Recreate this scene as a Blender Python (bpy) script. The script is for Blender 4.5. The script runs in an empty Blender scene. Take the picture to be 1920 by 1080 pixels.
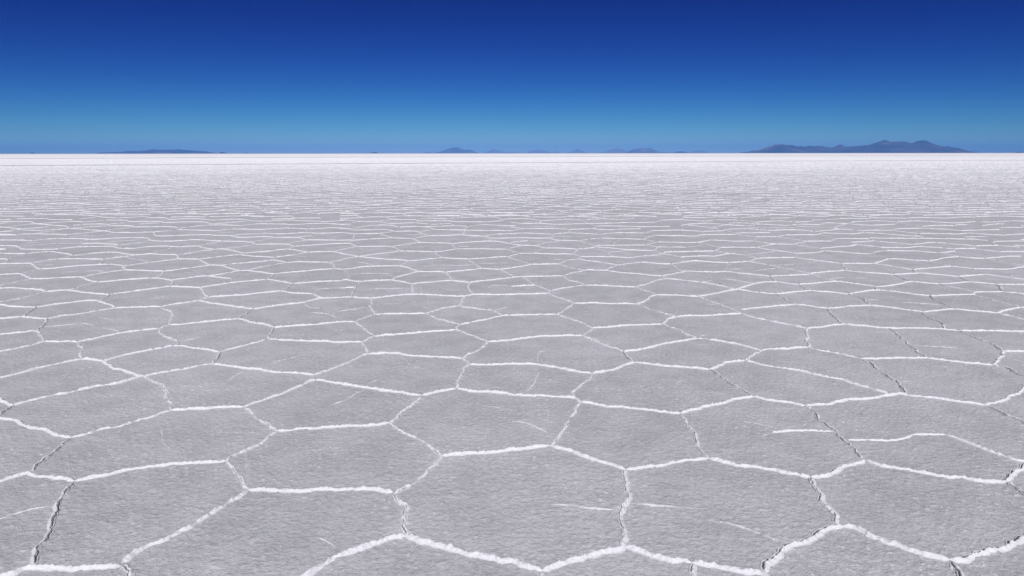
import bpy, math, time
import numpy as np
from mathutils import Matrix

T0 = time.time()
scene = bpy.context.scene
col = scene.collection
rng = np.random.default_rng(11)

# ---------------------------------------------------------------------------
# camera geometry
EYE = 1.80
FPX = 1280.0                              # focal length in photo pixels
PITCH = math.atan((540 - 287.1) / FPX)
ROLL = 1.7 / 1920
FWD = np.array([0, math.cos(PITCH), -math.sin(PITCH)])
R0 = np.array([1.0, 0, 0]); U0 = np.array([0, math.sin(PITCH), math.cos(PITCH)])
RIGHT = R0 * math.cos(ROLL) - U0 * math.sin(ROLL)
UP = U0 * math.cos(ROLL) + R0 * math.sin(ROLL)


def direction(px, py):
    px = np.asarray(px, float)[..., None]; py = np.asarray(py, float)[..., None]
    return FWD * FPX + RIGHT * (px - 960) + UP * (540 - py)


def on_ground(px, py, z=0.0):
    d = direction(px, py)
    t = (z - EYE) / d[..., 2]
    return d[..., 0] * t, d[..., 1] * t


# ---------------------------------------------------------------------------
# numpy noise
def _hash(ix, iy, seed):
    h = (ix.astype(np.int64) * 374761393 + iy.astype(np.int64) * 668265263 + seed * 974634777) & 0xFFFFFFFF
    h = ((h ^ (h >> 13)) * 1274126177) & 0xFFFFFFFF
    h = (h ^ (h >> 16)) & 0xFFFFFFFF
    return (h & 0xFFFF) / 65535.0


def vnoise(x, y, seed=0):
    ix = np.floor(x); iy = np.floor(y)
    fx = x - ix; fy = y - iy
    fx = fx * fx * (3 - 2 * fx); fy = fy * fy * (3 - 2 * fy)
    a = _hash(ix, iy, seed); b = _hash(ix + 1, iy, seed)
    c = _hash(ix, iy + 1, seed); d = _hash(ix + 1, iy + 1, seed)
    return (a + (b - a) * fx) * (1 - fy) + (c + (d - c) * fx) * fy


def fbm(x, y, seed=0, octaves=3, gain=0.5):
    s = 0; amp = 1.0; tot = 0
    for k in range(octaves):
        s = s + amp * vnoise(x * 2 ** k + 17.3 * k, y * 2 ** k - 9.1 * k, seed + k)
        tot += amp; amp *= gain
    return s / tot


def smooth(e0, e1, x):
    t = np.clip((x - e0) / (e1 - e0), 0, 1)
    return t * t * (3 - 2 * t)


# ---------------------------------------------------------------------------
# objects
def mesh_object(name, verts, quads, mat, attrs=None, shade=True, tris=None):
    me = bpy.data.meshes.new(name)
    verts = np.asarray(verts, np.float32); quads = np.asarray(quads, np.int32)
    nq = len(quads); nt = 0 if tris is None else len(tris)
    me.vertices.add(len(verts)); me.vertices.foreach_set('co', verts.ravel())
    loops = quads.ravel(); starts = np.arange(nq) * 4
    if nt:
        tris = np.asarray(tris, np.int32)
        loops = np.concatenate([loops, tris.ravel()])
        starts = np.concatenate([starts, nq * 4 + np.arange(nt) * 3])
    me.loops.add(len(loops)); me.loops.foreach_set('vertex_index', loops.astype(np.int32))
    me.polygons.add(nq + nt); me.polygons.foreach_set('loop_start', starts.astype(np.int32))
    me.polygons.foreach_set('use_smooth', np.full(nq + nt, shade) if np.ndim(shade) == 0 else np.asarray(shade))
    me.update(calc_edges=True)
    for k, v in (attrs or {}).items():
        a = me.attributes.new(k, 'FLOAT', 'POINT')
        a.data.foreach_set('value', np.asarray(v, np.float32))
    me.materials.append(mat)
    o = bpy.data.objects.new(name, me)
    col.objects.link(o)
    return o


def tag(o, label, cat, kind=None, group=None):
    o['label'] = label; o['category'] = cat
    if kind: o['kind'] = kind
    if group: o['group'] = group
    return o


# ---------------------------------------------------------------------------
# materials
class Nodes:
    def __init__(self, name):
        self.m = bpy.data.materials.new(name); self.m.use_nodes = True
        self.t = self.m.node_tree; self.t.nodes.clear()
        self.geo = self.n('ShaderNodeNewGeometry')

    def n(self, kind, **kw):
        nd = self.t.nodes.new(kind)
        for k, v in kw.items(): setattr(nd, k, v)
        return nd

    def link(self, a, b): self.t.links.new(a, b)

    def put(self, sock, v):
        if isinstance(v, bpy.types.NodeSocket): self.link(v, sock)
        else: sock.default_value = v

    def math(self, op, a, b=0.0, clamp=False):
        nd = self.n('ShaderNodeMath', operation=op, use_clamp=clamp)
        self.put(nd.inputs[0], a); self.put(nd.inputs[1], b)
        return nd.outputs[0]

    def noise(self, scale, detail=2.0, rough=0.5, vec=None, dist=0.0):
        nd = self.n('ShaderNodeTexNoise')
        nd.inputs['Scale'].default_value = scale; nd.inputs['Detail'].default_value = detail
        nd.inputs['Roughness'].default_value = rough; nd.inputs['Distortion'].default_value = dist
        self.link(vec or self.geo.outputs['Position'], nd.inputs['Vector'])
        return nd.outputs['Fac']

    def range(self, v, a, b, c=0.0, d=1.0, kind='SMOOTHSTEP'):
        nd = self.n('ShaderNodeMapRange', interpolation_type=kind)
        self.put(nd.inputs['Value'], v)
        for k, x in (('From Min', a), ('From Max', b), ('To Min', c), ('To Max', d)): nd.inputs[k].default_value = x
        return nd.outputs['Result']

    def mix(self, f, a, b, mode='MIX'):
        nd = self.n('ShaderNodeMix', data_type='RGBA', blend_type=mode)
        self.put(nd.inputs['Factor'], f); self.put(nd.inputs['A'], a) if False else None
        ins = [i for i in nd.inputs if i.type == 'RGBA']
        self.put(ins[0], a); self.put(ins[1], b)
        return [o for o in nd.outputs if o.type == 'RGBA'][0]

    def attr(self, name):
        nd = self.n('ShaderNodeAttribute', attribute_name=name)
        return nd.outputs['Fac']

    def finish(self, color, rough=0.8, height=None, dist=0.01, spec=0.2):
        b = self.n('ShaderNodeBsdfPrincipled'); o = self.n('ShaderNodeOutputMaterial')
        self.put(b.inputs['Base Color'], color); self.put(b.inputs['Roughness'], rough)
        b.inputs['Specular IOR Level'].default_value = spec
        if height is not None:
            bp = self.n('ShaderNodeBump'); bp.inputs['Strength'].default_value = 1.0
            bp.inputs['Distance'].default_value = dist
            self.link(height, bp.inputs['Height']); self.link(bp.outputs[0], b.inputs['Normal'])
        self.link(b.outputs[0], o.inputs['Surface'])
        return self.m


CRUST = (0.545, 0.553, 0.594, 1)
SALT = (0.82, 0.826, 0.873, 1)


def crust_color(N):
    """grey salt crust: slow tone drift, fine grain, scattered white flecks"""
    slow = N.noise(0.45, 2, 0.5)
    mid = N.noise(3.2, 4, 0.6)
    grain = N.noise(34.0, 5, 0.72)
    tone = N.math('ADD', N.range(slow, 0.3, 0.7, -0.05, 0.05), N.range(mid, 0.3, 0.7, -0.08, 0.08))
    tone = N.math('ADD', tone, N.range(grain, 0.3, 0.7, -0.12, 0.12))
    tone = N.math('ADD', tone, 1.0)
    base = N.mix(1.0, CRUST, tone_rgb(N, tone), 'MULTIPLY')
    f1 = N.noise(33.0, 4, 0.64); f2 = N.noise(1.7, 3, 0.55)
    f = N.math('ADD', f1, N.range(f2, 0.3, 0.7, -0.07, 0.05))
    fleck = N.range(f, 0.60, 0.68, 0.0, 0.80)
    return N.mix(fleck, base, SALT), grain, f1


def tone_rgb(N, v):
    nd = N.n('ShaderNodeCombineColor')
    for i in range(3): N.put(nd.inputs[i], v)
    return nd.outputs[0]


def make_crust():
    N = Nodes('salt_crust_mat')
    c, grain, f1 = crust_color(N)
    h = N.math('ADD', N.math('MULTIPLY', grain, 0.35), N.math('MULTIPLY', f1, 0.65))
    h = N.math('ADD', h, N.math('MULTIPLY', N.noise(140, 2, 0.6), 0.15))
    return N.finish(c, 0.75, h, 0.019, 0.25)


def make_salt():
    N = Nodes('ridge_salt_mat')
    c, grain, f1 = crust_color(N)
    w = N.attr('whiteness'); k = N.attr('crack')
    n = N.noise(70, 4, 0.7)
    m = N.range(N.math('ADD', w, N.math('MULTIPLY', N.math('SUBTRACT', n, 0.5), 1.1)), 0.10, 0.70)
    white = N.mix(N.range(N.noise(90, 3, 0.6), 0.25, 0.6, 0.0, 1.0), (0.68, 0.70, 0.74, 1), SALT)
    cc = N.mix(m, c, white)
    cc = N.mix(k, cc, (0.06, 0.06, 0.065, 1))  # shade down in the crack, painted into the salt colour
    h = N.math('ADD', N.math('MULTIPLY', N.noise(110, 3, 0.65), 0.6), N.math('MULTIPLY', N.noise(45, 2, 0.5), 0.5))
    return N.finish(cc, 0.8, h, 0.006, 0.2)


def make_track():
    N = Nodes('track_salt_mat')
    c = N.mix(N.range(N.noise(0.8, 3, 0.6), 0.3, 0.7), (0.46, 0.46, 0.49, 1), (0.58, 0.58, 0.61, 1))
    return N.finish(c, 0.85)


def make_rock(name, a, b, c):
    N = Nodes(name)
    mp = N.n('ShaderNodeMapping'); N.link(N.geo.outputs['Position'], mp.inputs['Vector'])
    mp.inputs['Scale'].default_value = (0.001, 0.001, 0.003)
    v = mp.outputs[0]
    x = N.mix(N.range(N.noise(1.6, 5, 0.6, v), 0.35, 0.65), a, b)
    x = N.mix(N.range(N.noise(0.8, 3, 0.55, v, 0.4), 0.56, 0.70, 0.0, 0.8), x, c)
    return N.finish(x, 0.95, spec=0.05)


M_CRUST = make_crust(); M_SALT = make_salt(); M_TRACK = make_track()
M_ROCK = make_rock('volcanic_rock_mat', (0.035, 0.03, 0.05, 1), (0.10, 0.08, 0.10, 1), (0.20, 0.13, 0.14, 1))
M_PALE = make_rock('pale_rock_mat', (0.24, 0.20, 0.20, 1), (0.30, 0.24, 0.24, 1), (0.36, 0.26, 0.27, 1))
M_MID = make_rock('dry_rock_mat', (0.10, 0.09, 0.095, 1), (0.18, 0.15, 0.155, 1), (0.28, 0.20, 0.21, 1))
M_STONE = make_rock('stone_mat', (0.10, 0.09, 0.08, 1), (0.16, 0.14, 0.13, 1), (0.2, 0.17, 0.15, 1))
SUN_ENERGY = 3.6; SUN_ELEV = 50.0; SUN_AZ = 4.0
SKY_AIR = 1.0; SKY_DUST = 0.0; SKY_OZONE = 3.0; SKY_STRENGTH = 0.10
SKY_CURVE = ((0.50, 3.1, 0.0), (0.86, 3.2, 0.80), (0.84, 2.2, 0.45))
HAZE_COLOR = (0.14, 0.39, 0.88, 1); HAZE_DENSITY = 4.0e-5; HAZE_G = -0.5; VBOUNCE = 1
EXPOSURE = 0.0; USE_DENOISE = True
# ---------------------------------------------------------------------------
# survey of the ridge network.  Each block: origin x, origin y, scale, then
# polylines "class x,y x,y ..."; m = broad white ridge, d = broken ridge,
# k = ridge with an open crack along it, M = broad ridge with a crack behind,
# t = thin vein, f = faint vein
NET = [
(0, 720, 3, """
m -120,150 0,185 90,205 150,240 270,255 330,285 400,297
k -30,178 0,160 75,118
m -60,60 0,92 45,112 75,118
d 400,297 500,275 600,245 680,235 750,205 850,182 960,145
m 960,145 1100,138 1250,130 1370,125
d 1370,125 1430,180 1500,210 1560,260
m 1560,260 1650,258 1750,245 1920,234 2100,226 2190,213
d 1560,260 1470,325 1380,370 1300,405 1275,430
m 1275,430 1150,437 1000,445 850,460 730,475 600,505 500,525 420,542
k 400,297 345,345 290,395 220,450 180,490
m -60,560 0,543 80,520 150,500 180,500
m 150,500 200,512 300,525 420,542
k 415,545 370,600 325,660 315,720 285,790 240,890 205,960 185,1015
t -80,780 0,757 130,715 220,695 300,685
m -60,1090 30,1070 140,1030 250,1030 400,1035 480,1022 600,1020 680,1020
k 680,1010 720,1040 735,1090 745,1140
d 680,1005 760,950 850,910 930,870 1030,820 1100,775 1200,710 1300,650 1395,595
c 1275,430 1310,470 1340,500 1370,545 1395,590
m 1395,590 1500,588 1600,598 1700,600 1800,590 1920,588 2070,585 2210,605
f 900,230 920,320 940,350 965,380
f 725,420 740,460
t 1760,850 1850,895 1900,915
m 1640,1140 1720,1070 1790,1025 1860,990 1920,965 2020,930 2120,895 2220,860 2280,850
"""),
(640, 720, 3, """
m 650,22 750,38 900,48 1050,62 1200,68 1300,75 1345,100
d 450,62 400,105 350,150 310,190 270,212
d 270,212 350,265 450,315 510,355 565,400
m 565,400 700,388 850,380 1000,362 1100,348 1180,345
d 1345,100 1310,145 1280,190 1260,240 1215,285 1180,345
m 1345,100 1500,120 1650,135 1800,150 1870,160 1910,160
t 960,205 1030,215 1100,245 1180,280
f 800,120 920,135 960,150
m 1180,345 1280,370 1350,400 1450,430 1530,455 1600,478
m 1600,478 1700,465 1800,450 1920,432 2000,420 2065,415
c 1600,478 1595,520 1610,570 1620,620 1615,660 1585,700 1580,780 1590,830 1585,890 1600,910
t 1180,672 1300,685 1400,695 1560,708
t 1630,668 1750,675 1920,690
f 1920,690 2030,700
d 565,400 540,435 490,480 430,520 380,560 330,590 300,612
c 300,612 320,660 360,690 350,740 355,790 375,845
m 360,850 440,870 530,905 630,940 750,960 850,980 950,995 1050,1020 1130,1048
m 1130,1048 1200,1020 1280,1000 1370,965 1450,950 1530,935 1600,910
d 1130,1050 1115,1130
m 1600,910 1680,930 1750,955 1830,980 1920,988 1970,1000
"""),
(1280, 720, 3, """
m 50,1000 150,1012 250,1030 350,1045 450,1062 500,1120
d 60,1005 70,1110
M 465,1055 470,1015 520,990 580,945 640,905 720,860 800,820 900,795
m 900,795 970,805 1050,845 1100,870 1200,900 1300,930 1400,965 1500,985
M 1500,985 1570,990 1620,970 1700,940 1800,905 1920,860 2000,820
k 1510,985 1540,1030 1570,1090 1590,1140
c 725,520 740,570 770,610 800,665 840,720 865,785
m 150,415 250,440 350,460 450,470 550,490 720,520
M 720,520 800,505 880,470 960,450 1030,425
m 1030,425 1120,455 1250,470 1350,495 1480,520 1580,520 1700,545 1820,545
M 1820,545 1850,510 1900,470 1960,430
k 1830,550 1880,580 1930,615 1980,650
m -10,160 100,130 200,110 300,80 400,68
m 400,68 500,90 600,105 690,118
m 690,118 800,110 900,90 1050,75 1200,52 1270,60
m 1270,60 1400,75 1550,95 1700,115
M 1700,115 1790,95 1850,60 1920,20 1980,-15
k 1720,120 1800,165 1870,190 1920,215 1980,240
c -10,165 20,215 70,270 95,330 130,400 150,415
k 690,118 750,165 800,225 870,270 930,330 970,380 1015,415
t 430,298 500,270
n 500,270 600,260 720,260 850,265
n 930,312 1050,315 1180,310 1270,295 1350,278 1480,282
d 1480,282 1570,310 1680,360 1780,390 1870,420 1990,435
f 1440,215 1480,270
f 110,297 230,295
f 350,210 510,240
f 160,765 330,800 480,855 600,890
"""),
(0, 540, 4, """
m -80,115 0,125 90,135 270,142
d -60,118 0,105 80,92 160,75 250,52 350,25
m 270,142 400,122 550,105 650,92 730,92
k 820,47 780,80 740,92
m 730,92 790,110 840,130 860,148
m 860,148 1000,142 1210,138
d 860,148 750,165 650,185 550,198 450,210 360,230
d 1210,138 1300,120 1400,105 1490,92
d 1490,92 1560,66
m 1490,92 1600,112 1720,130 1830,145 1900,155
k 1900,155 1850,190 1790,228
m 1790,228 1650,238 1500,255 1350,270 1275,275
d 1275,275 1200,300
c 1210,138 1240,160 1290,185 1290,230 1275,275
m 1790,228 1920,262
f 1300,178 1420,168
f 720,210 860,242
f 1080,240 1240,220
f 1120,80 1300,50
m -60,235 0,228 160,212
m 160,212 260,225 360,230
k 270,142 230,175 180,208
k 360,230 330,270 290,305 270,315
m -60,352 0,345 150,330 260,315
c 260,315 295,345 325,380 330,398
t 330,290 450,280 590,265
t 590,258 710,280
t 770,298 850,315 900,330
m 330,398 450,402 580,400
d 580,400 700,380 850,345 950,330 1080,312 1190,302
d 1200,302 1200,330 1250,365 1330,392
k 1335,395 1330,425 1300,430
t 1340,398 1430,382 1530,360
d -60,490 0,472 130,448 230,425 330,400
c 575,400 605,440 605,490 615,525
d -40,680 20,665 100,645 200,620 300,590 400,568 500,550 610,530
m 610,530 700,530 770,545
d 770,545 900,510 1000,485 1150,460 1230,440 1300,430
m 770,545 850,590 950,620 1045,655 1080,655
m 1300,430 1400,440 1550,460 1640,475
d 1640,475 1740,450 1820,430 1920,402 1990,385
k 1650,475 1625,520 1600,560
d 1080,655 1200,635 1300,615 1400,598 1500,578 1600,565
m 1600,565 1700,578 1800,590 1920,605 2070,625 2220,632 2355,648
t 1850,610 1770,655 1690,695
c 1080,655 1150,690 1225,745 1250,800 1285,870 1280,912
d 100,875 300,825 400,800 560,770 700,738 850,715 1030,665 1075,655
f 850,880 1010,862
"""),
(480, 540, 4, """
d -93,887 0,855 70,825 150,800 210,780 300,740 430,688 450,685
m 450,685 560,700 700,720 830,745 950,765 1100,785 1245,800
m 1245,800 1380,775 1500,748
m 430,42 470,62 500,73
m -20,157 100,138 200,125 350,105 400,95 480,75 600,70 720,65
m 720,65 780,72 860,75
m 860,75 950,65 1050,55 1180,45 1400,55 1570,60 1640,45 1780,48 1920,45 2060,42 2185,38
t 350,105 380,130 420,147 490,150
t 390,182 480,188 550,198 610,225
t 560,195 650,170 750,155 850,140
d 865,75 860,130 880,175 895,195
m 895,195 1050,190 1200,188 1275,188
d 895,195 820,220 740,250
m 740,250 600,255 450,270 300,280 135,293
m 0,262 70,270 135,293
k 125,295 110,340 100,380
m 100,380 200,388 350,392 500,398 650,402 800,400
d 740,250 800,295 850,330 890,358
m 890,360 1000,350 1150,340 1300,325 1450,315 1500,310
d 890,360 850,375 800,400
d 800,400 820,445 845,488
m 845,490 950,490 1050,490 1150,505 1350,512 1550,525
d 845,490 790,505 720,545 650,570 560,605 435,648
d 1550,525 1580,550 1600,570
d 1550,525 1600,495 1680,460 1740,400
d 1600,570 1560,600 1540,640 1510,690 1500,748
d 1500,310 1560,330 1640,360 1740,400
d 1275,188 1350,225 1430,245 1530,270
d 1530,270 1500,310
d 1530,270 1650,250 1750,225 1850,205 1900,202
d 1275,188 1350,165 1430,145 1525,132
d 1525,132 1600,145 1700,155 1780,165 1850,203
t 1780,165 1850,150 1920,138
d 1525,132 1545,90 1570,60
f 1600,10 1640,45
f 1240,60 1160,125
f 1240,140 1340,165
f 900,120 1100,115
f 1860,70 1900,62
k 435,648 455,685
t 830,755 740,795 660,840 540,885
f 830,725 960,665
f 60,595 150,550 280,520 380,490
"""),
(960, 540, 4, """
m -20,202 100,200 250,197 335,195
d 265,38 330,65 400,85 465,112
m 465,112 560,110 700,112 850,115 930,118
d 465,112 430,140 370,175 335,195
d 335,195 440,232 530,262 600,295
m 600,297 720,292 850,280 1000,272 1130,268
d 600,297 580,325 530,355
m -180,400 0,385 180,365 330,355 530,355
d 530,355 620,390 720,430 800,460 840,472
m 840,472 950,460 1080,432 1200,405 1390,375
k 835,470 870,520 905,548
m 920,552 800,590 720,615 600,635
m -320,570 0,570 100,568 200,575 350,595 450,615 600,635
d 600,635 580,680 530,715 480,760 460,800 455,820
t 250,460 200,490 185,530 190,565
t 215,620 170,690 120,760 80,785
m 920,552 1000,565 1100,572 1200,585 1350,598 1480,607
m 1480,607 1540,590 1600,555 1680,548 1745,540
d 1745,540 1800,505 1870,465
d 1390,375 1500,385 1600,400 1700,420 1780,440 1870,465
d 1130,268 1230,305 1310,340 1390,372
m 1130,268 1170,235 1230,212
m 1230,212 1400,205 1550,200 1720,190
d 930,118 1010,145 1100,175 1225,210
m 930,118 1000,95 1030,65 1080,48
m 1080,48 1200,50 1300,55 1390,62
d 1400,62 1500,100 1600,135 1720,188
t 1450,120 1550,120
f 1280,680 1220,720
f 1040,745 1180,750
k 1490,607 1560,655 1640,710 1720,755 1810,805
t 1400,360 1470,345
"""),
(1440, 540, 4, """
d -170,540 0,580 150,600 250,615 400,655 550,685 700,730 800,755 900,785
m -50,465 0,455 150,452 300,440
m -200,160 0,140 100,130 210,120
d -200,190 -100,220 0,242 150,270 290,300
k 60,42 130,85 210,120
k 600,42 700,75 760,125
t 730,85 850,90
t 1000,105 1100,110 1300,125
k 1215,55 1300,110 1400,155
d 1530,50 1640,75 1750,105 1890,140
m 1890,142 1800,165 1720,185
m 1720,185 1600,175 1400,155
m 1400,155 1280,165 1165,178
m 1165,176 1050,162 900,140 770,128
m 770,128 650,132 550,142 450,150
m 450,150 350,138 210,120
m 1890,142 1980,150
d 1720,185 1830,212 1920,235 1980,250
k 450,150 480,200 560,268
k 1155,178 1200,215 1280,250 1325,305
m 290,300 400,290 480,275 585,268
m 585,268 700,282 800,290 920,298 1050,298 1200,300 1300,305 1430,318
m 1430,318 1550,318 1700,318 1920,322 1990,322
c 290,300 295,370 305,440
d 300,442 400,465 500,485 600,505 690,525
m 690,525 780,530 900,525 1050,520 1200,522
k 910,300 970,345 1050,410 1110,465 1195,520
m 1200,522 1350,545 1500,560 1690,575
k 1440,320 1530,360 1650,405 1765,470
M 1690,575 1720,530 1765,472
m 1765,472 1850,470 1980,472
k 1690,575 1800,600 1870,640 1980,680
t 1110,430 1200,435 1440,450
f 920,435 1020,437
k 690,525 770,570 850,625 930,680 980,700 1000,745 1040,785
t 1000,702 1080,698
"""),
(0, 380, 6, """
m 0,150 280,152
m 580,130 850,135 1090,150 1130,160 1320,172
m 1130,135 1280,128 1310,138 1700,135
m 190,182 400,178 530,178 570,190 820,192
d 820,192 900,180 1090,165
m -40,190 100,188 130,185
m -40,215 330,212 400,235 550,228 800,212 950,215
m 400,235 500,245 720,262 760,270 780,290
d 950,215 1100,205 1190,195
m 1190,195 1420,198 1470,212 1780,210 1840,220 1960,222
d 1320,172 1640,155
m 1640,155 1700,168 1860,170 1900,185 1960,190
m -40,275 50,275 150,288 250,295
d 50,275 300,245 400,237
m 250,296 300,308 450,310 560,302
d 560,302 780,290
d -40,330 130,312 250,298
d 260,292 400,283 560,270
m 780,290 900,295 1000,303 1180,318 1290,335
d 820,255 930,243
m 930,243 1050,240 1210,242 1240,258
d 780,290 1000,272 1240,258
m 1240,258 1480,262 1530,272 1940,268
d 1180,312 1350,292 1480,275
d 1220,240 1400,225
d 1560,240 1800,225
m -40,355 100,357 180,365
m 180,365 250,355 350,350 550,352 760,357
k 760,357 720,400
d 420,335 560,322 780,292
d 760,357 950,340 1060,328 1180,318
m 1290,335 1500,335 1720,330 1740,355 1770,373 1960,372
d 1720,328 1920,312
t 780,380 930,373 1090,375
d 1100,375 1290,345
m -40,420 200,420 370,425
d 370,426 500,412 650,402
m 650,402 900,405 1020,412 1200,405 1330,395 1630,395 1700,425
m 1700,425 1800,430 1960,432
t 290,443 450,448
m -40,482 90,483 200,492 235,520
t 230,492 400,475 600,460 750,455 910,462
m 910,462 1100,455 1250,465 1330,468
k 910,440 915,475
d 910,440 1020,415
t 1190,445 1350,430 1600,415
d 1300,485 1430,465 1560,450 1700,425
m 235,520 450,525 660,520
d 660,520 750,508 850,498
m 850,498 1000,495 1250,490 1330,508 1380,515
m 1380,515 1500,512 1620,500 1800,487 1960,490
k 1360,515 1290,553
m -40,565 150,572 300,572
d 300,572 420,560 560,548
d 100,625 230,595 300,575
m 560,548 640,555 720,570 820,592
d 820,592 900,585 1000,572 1150,560 1250,555
m 1250,555 1350,562 1450,578 1520,588
d 820,592 720,615 690,630
m -40,635 50,632 80,636
k 82,634 70,683
m -40,685 80,683 200,682 300,680 370,695 420,730 455,745
d 340,675 480,655 560,640 650,632
m 650,632 800,630 1000,630 1170,635
d 1170,635 1280,620 1400,605 1520,588
m 1520,588 1680,575 1800,580 1920,582 1960,582
d 1720,565 1830,535 1940,505
k 1170,635 1130,690
t 1400,605 1480,628 1600,645 1690,665
m 455,745 600,735 750,720 900,705 1100,695 1230,690
m 1230,690 1300,698 1370,705 1400,745
d 1390,708 1500,695 1650,675 1780,660 1910,645
k 1400,710 1405,750
t 440,708 640,690
d 250,795 360,765 455,747
m -40,810 100,803 220,797 290,825 360,855
m 360,855 500,852 650,845 800,838 910,835 1000,870 1100,890
d 910,835 1050,808 1180,785 1400,752
m 1400,752 1600,760 1750,768 1840,768
m 1840,768 1960,760
d 1840,770 1830,800 1740,845
t 730,780 890,770
t 930,770 1080,765 1220,778
d -40,940 100,908 200,888 360,857
m 1100,890 1250,880 1400,865 1550,855 1690,845
m 1690,845 1820,855 1930,872
d 1100,890 1030,905 900,945 770,980
m -40,955 0,958 200,960 430,975 520,998
m 520,998 620,990 760,982 880,995 1000,1010 1130,1025 1235,1030
d 1235,1030 1450,1000 1650,975 1800,950 1915,938
"""),
(320, 380, 6, """
m 0,125 500,125
m 0,162 150,158 400,158
d 500,135 580,122
m 580,122 900,122 960,118
m 430,158 850,148 1000,158 1340,150 1400,170 1700,172
m 0,188 180,180 340,182 460,196
m 460,196 700,185 820,188 900,202 1040,208 1330,195 1440,203 1680,208 1740,212 1960,200
m 1130,185 1250,180 1400,178
m 0,220 340,215 470,238
d 470,238 860,208
d 90,288 250,268 420,252
m 420,252 600,250 790,257
m -20,272 60,275 80,290
m 790,257 980,238 1250,240 1380,245
d 1040,208 980,238
k 750,258 715,293
m 70,303 300,308 510,315
d 510,315 680,295
m 680,295 900,298 1060,300 1290,285 1540,295
d 1290,285 1350,245
m 1380,245 1700,232 1940,245
k 1540,295 1530,335
m -20,370 200,365 440,358 480,365 660,368
t 510,335 730,332
d 660,370 850,352 1080,342
m 1080,342 1170,350 1330,345 1520,333
m 1520,335 1650,343 1920,338
m 1540,295 1700,288 1790,280 1940,285
k 1160,350 1090,380
m 660,370 740,385 840,390 1080,380 1160,392
m 1160,392 1420,390 1460,398 1530,418
d 1450,385 1600,365 1650,345
m 1530,418 1700,418 1940,422
m -20,435 150,425 260,415 400,422 590,430
m 590,430 750,435 900,442 950,465
d 320,410 440,370
f 610,420 790,395
d 310,485 450,455 590,430
d 920,445 1040,415 1160,392
m 950,467 1120,465 1290,465 1400,488
d 1310,465 1430,438 1530,420
m 1400,488 1550,478 1750,465 1940,455
m -20,490 80,495 200,490 300,488 360,505 500,522
m 500,522 600,520 700,540 830,568
d 600,520 750,500 850,485 950,467
d 75,582 200,568 300,550 500,522
m -20,582 60,585 90,630
d -10,645 90,632
m 90,632 200,630 320,635
m 830,568 950,555 1100,545 1200,530 1320,518
m 1320,518 1400,530 1550,555
d 1400,488 1330,518
k 840,565 780,583
d 320,635 500,612 650,595 780,582
m 780,582 900,598 1050,608 1170,612
d 1170,612 1350,590 1450,575 1550,555
m 1550,555 1700,550 1830,548 1940,572
d 1830,548 1940,525
t 1390,595 1520,612 1500,640
k 1175,612 1160,640
m 1160,640 1230,655 1300,672
m 1300,672 1450,665 1650,668 1790,668
d 1790,668 1940,640
d 1790,668 1820,695 1845,738
m 1845,740 1930,748
m 320,635 370,665 440,700
m 440,700 560,705 640,730 780,762
d 560,703 700,685 900,668 1050,655 1160,640
d -20,760 150,742 300,722 440,702
m 780,762 870,762 1000,778 1170,800
d 870,762 950,740 1080,712 1300,672
d 780,762 650,785 550,805 420,822
m 1170,800 1300,785 1500,768 1700,750 1845,740
k 1170,802 1080,862
m 1080,862 1180,875 1280,890 1380,905
m 0,872 150,850 300,830 420,822
m 420,822 550,838 680,848
t 680,848 695,895
f 240,750 330,800 420,822
f 120,785 240,785
m 340,950 500,925 650,905 800,885 950,875 1080,862
k 15,875 20,910 0,938
m -5,938 150,945 340,952
d 340,952 375,1020 425,1060
m 425,1060 600,1045 850,1032 1000,1012 1240,990
k 1380,905 1320,950 1240,988
m 1380,905 1550,895 1700,885 1915,878
m 1240,990 1370,1012 1500,1018 1600,1022
t 1600,1010 1700,970 1800,960 1920,957
f 1600,962 1700,968
"""),
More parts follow.
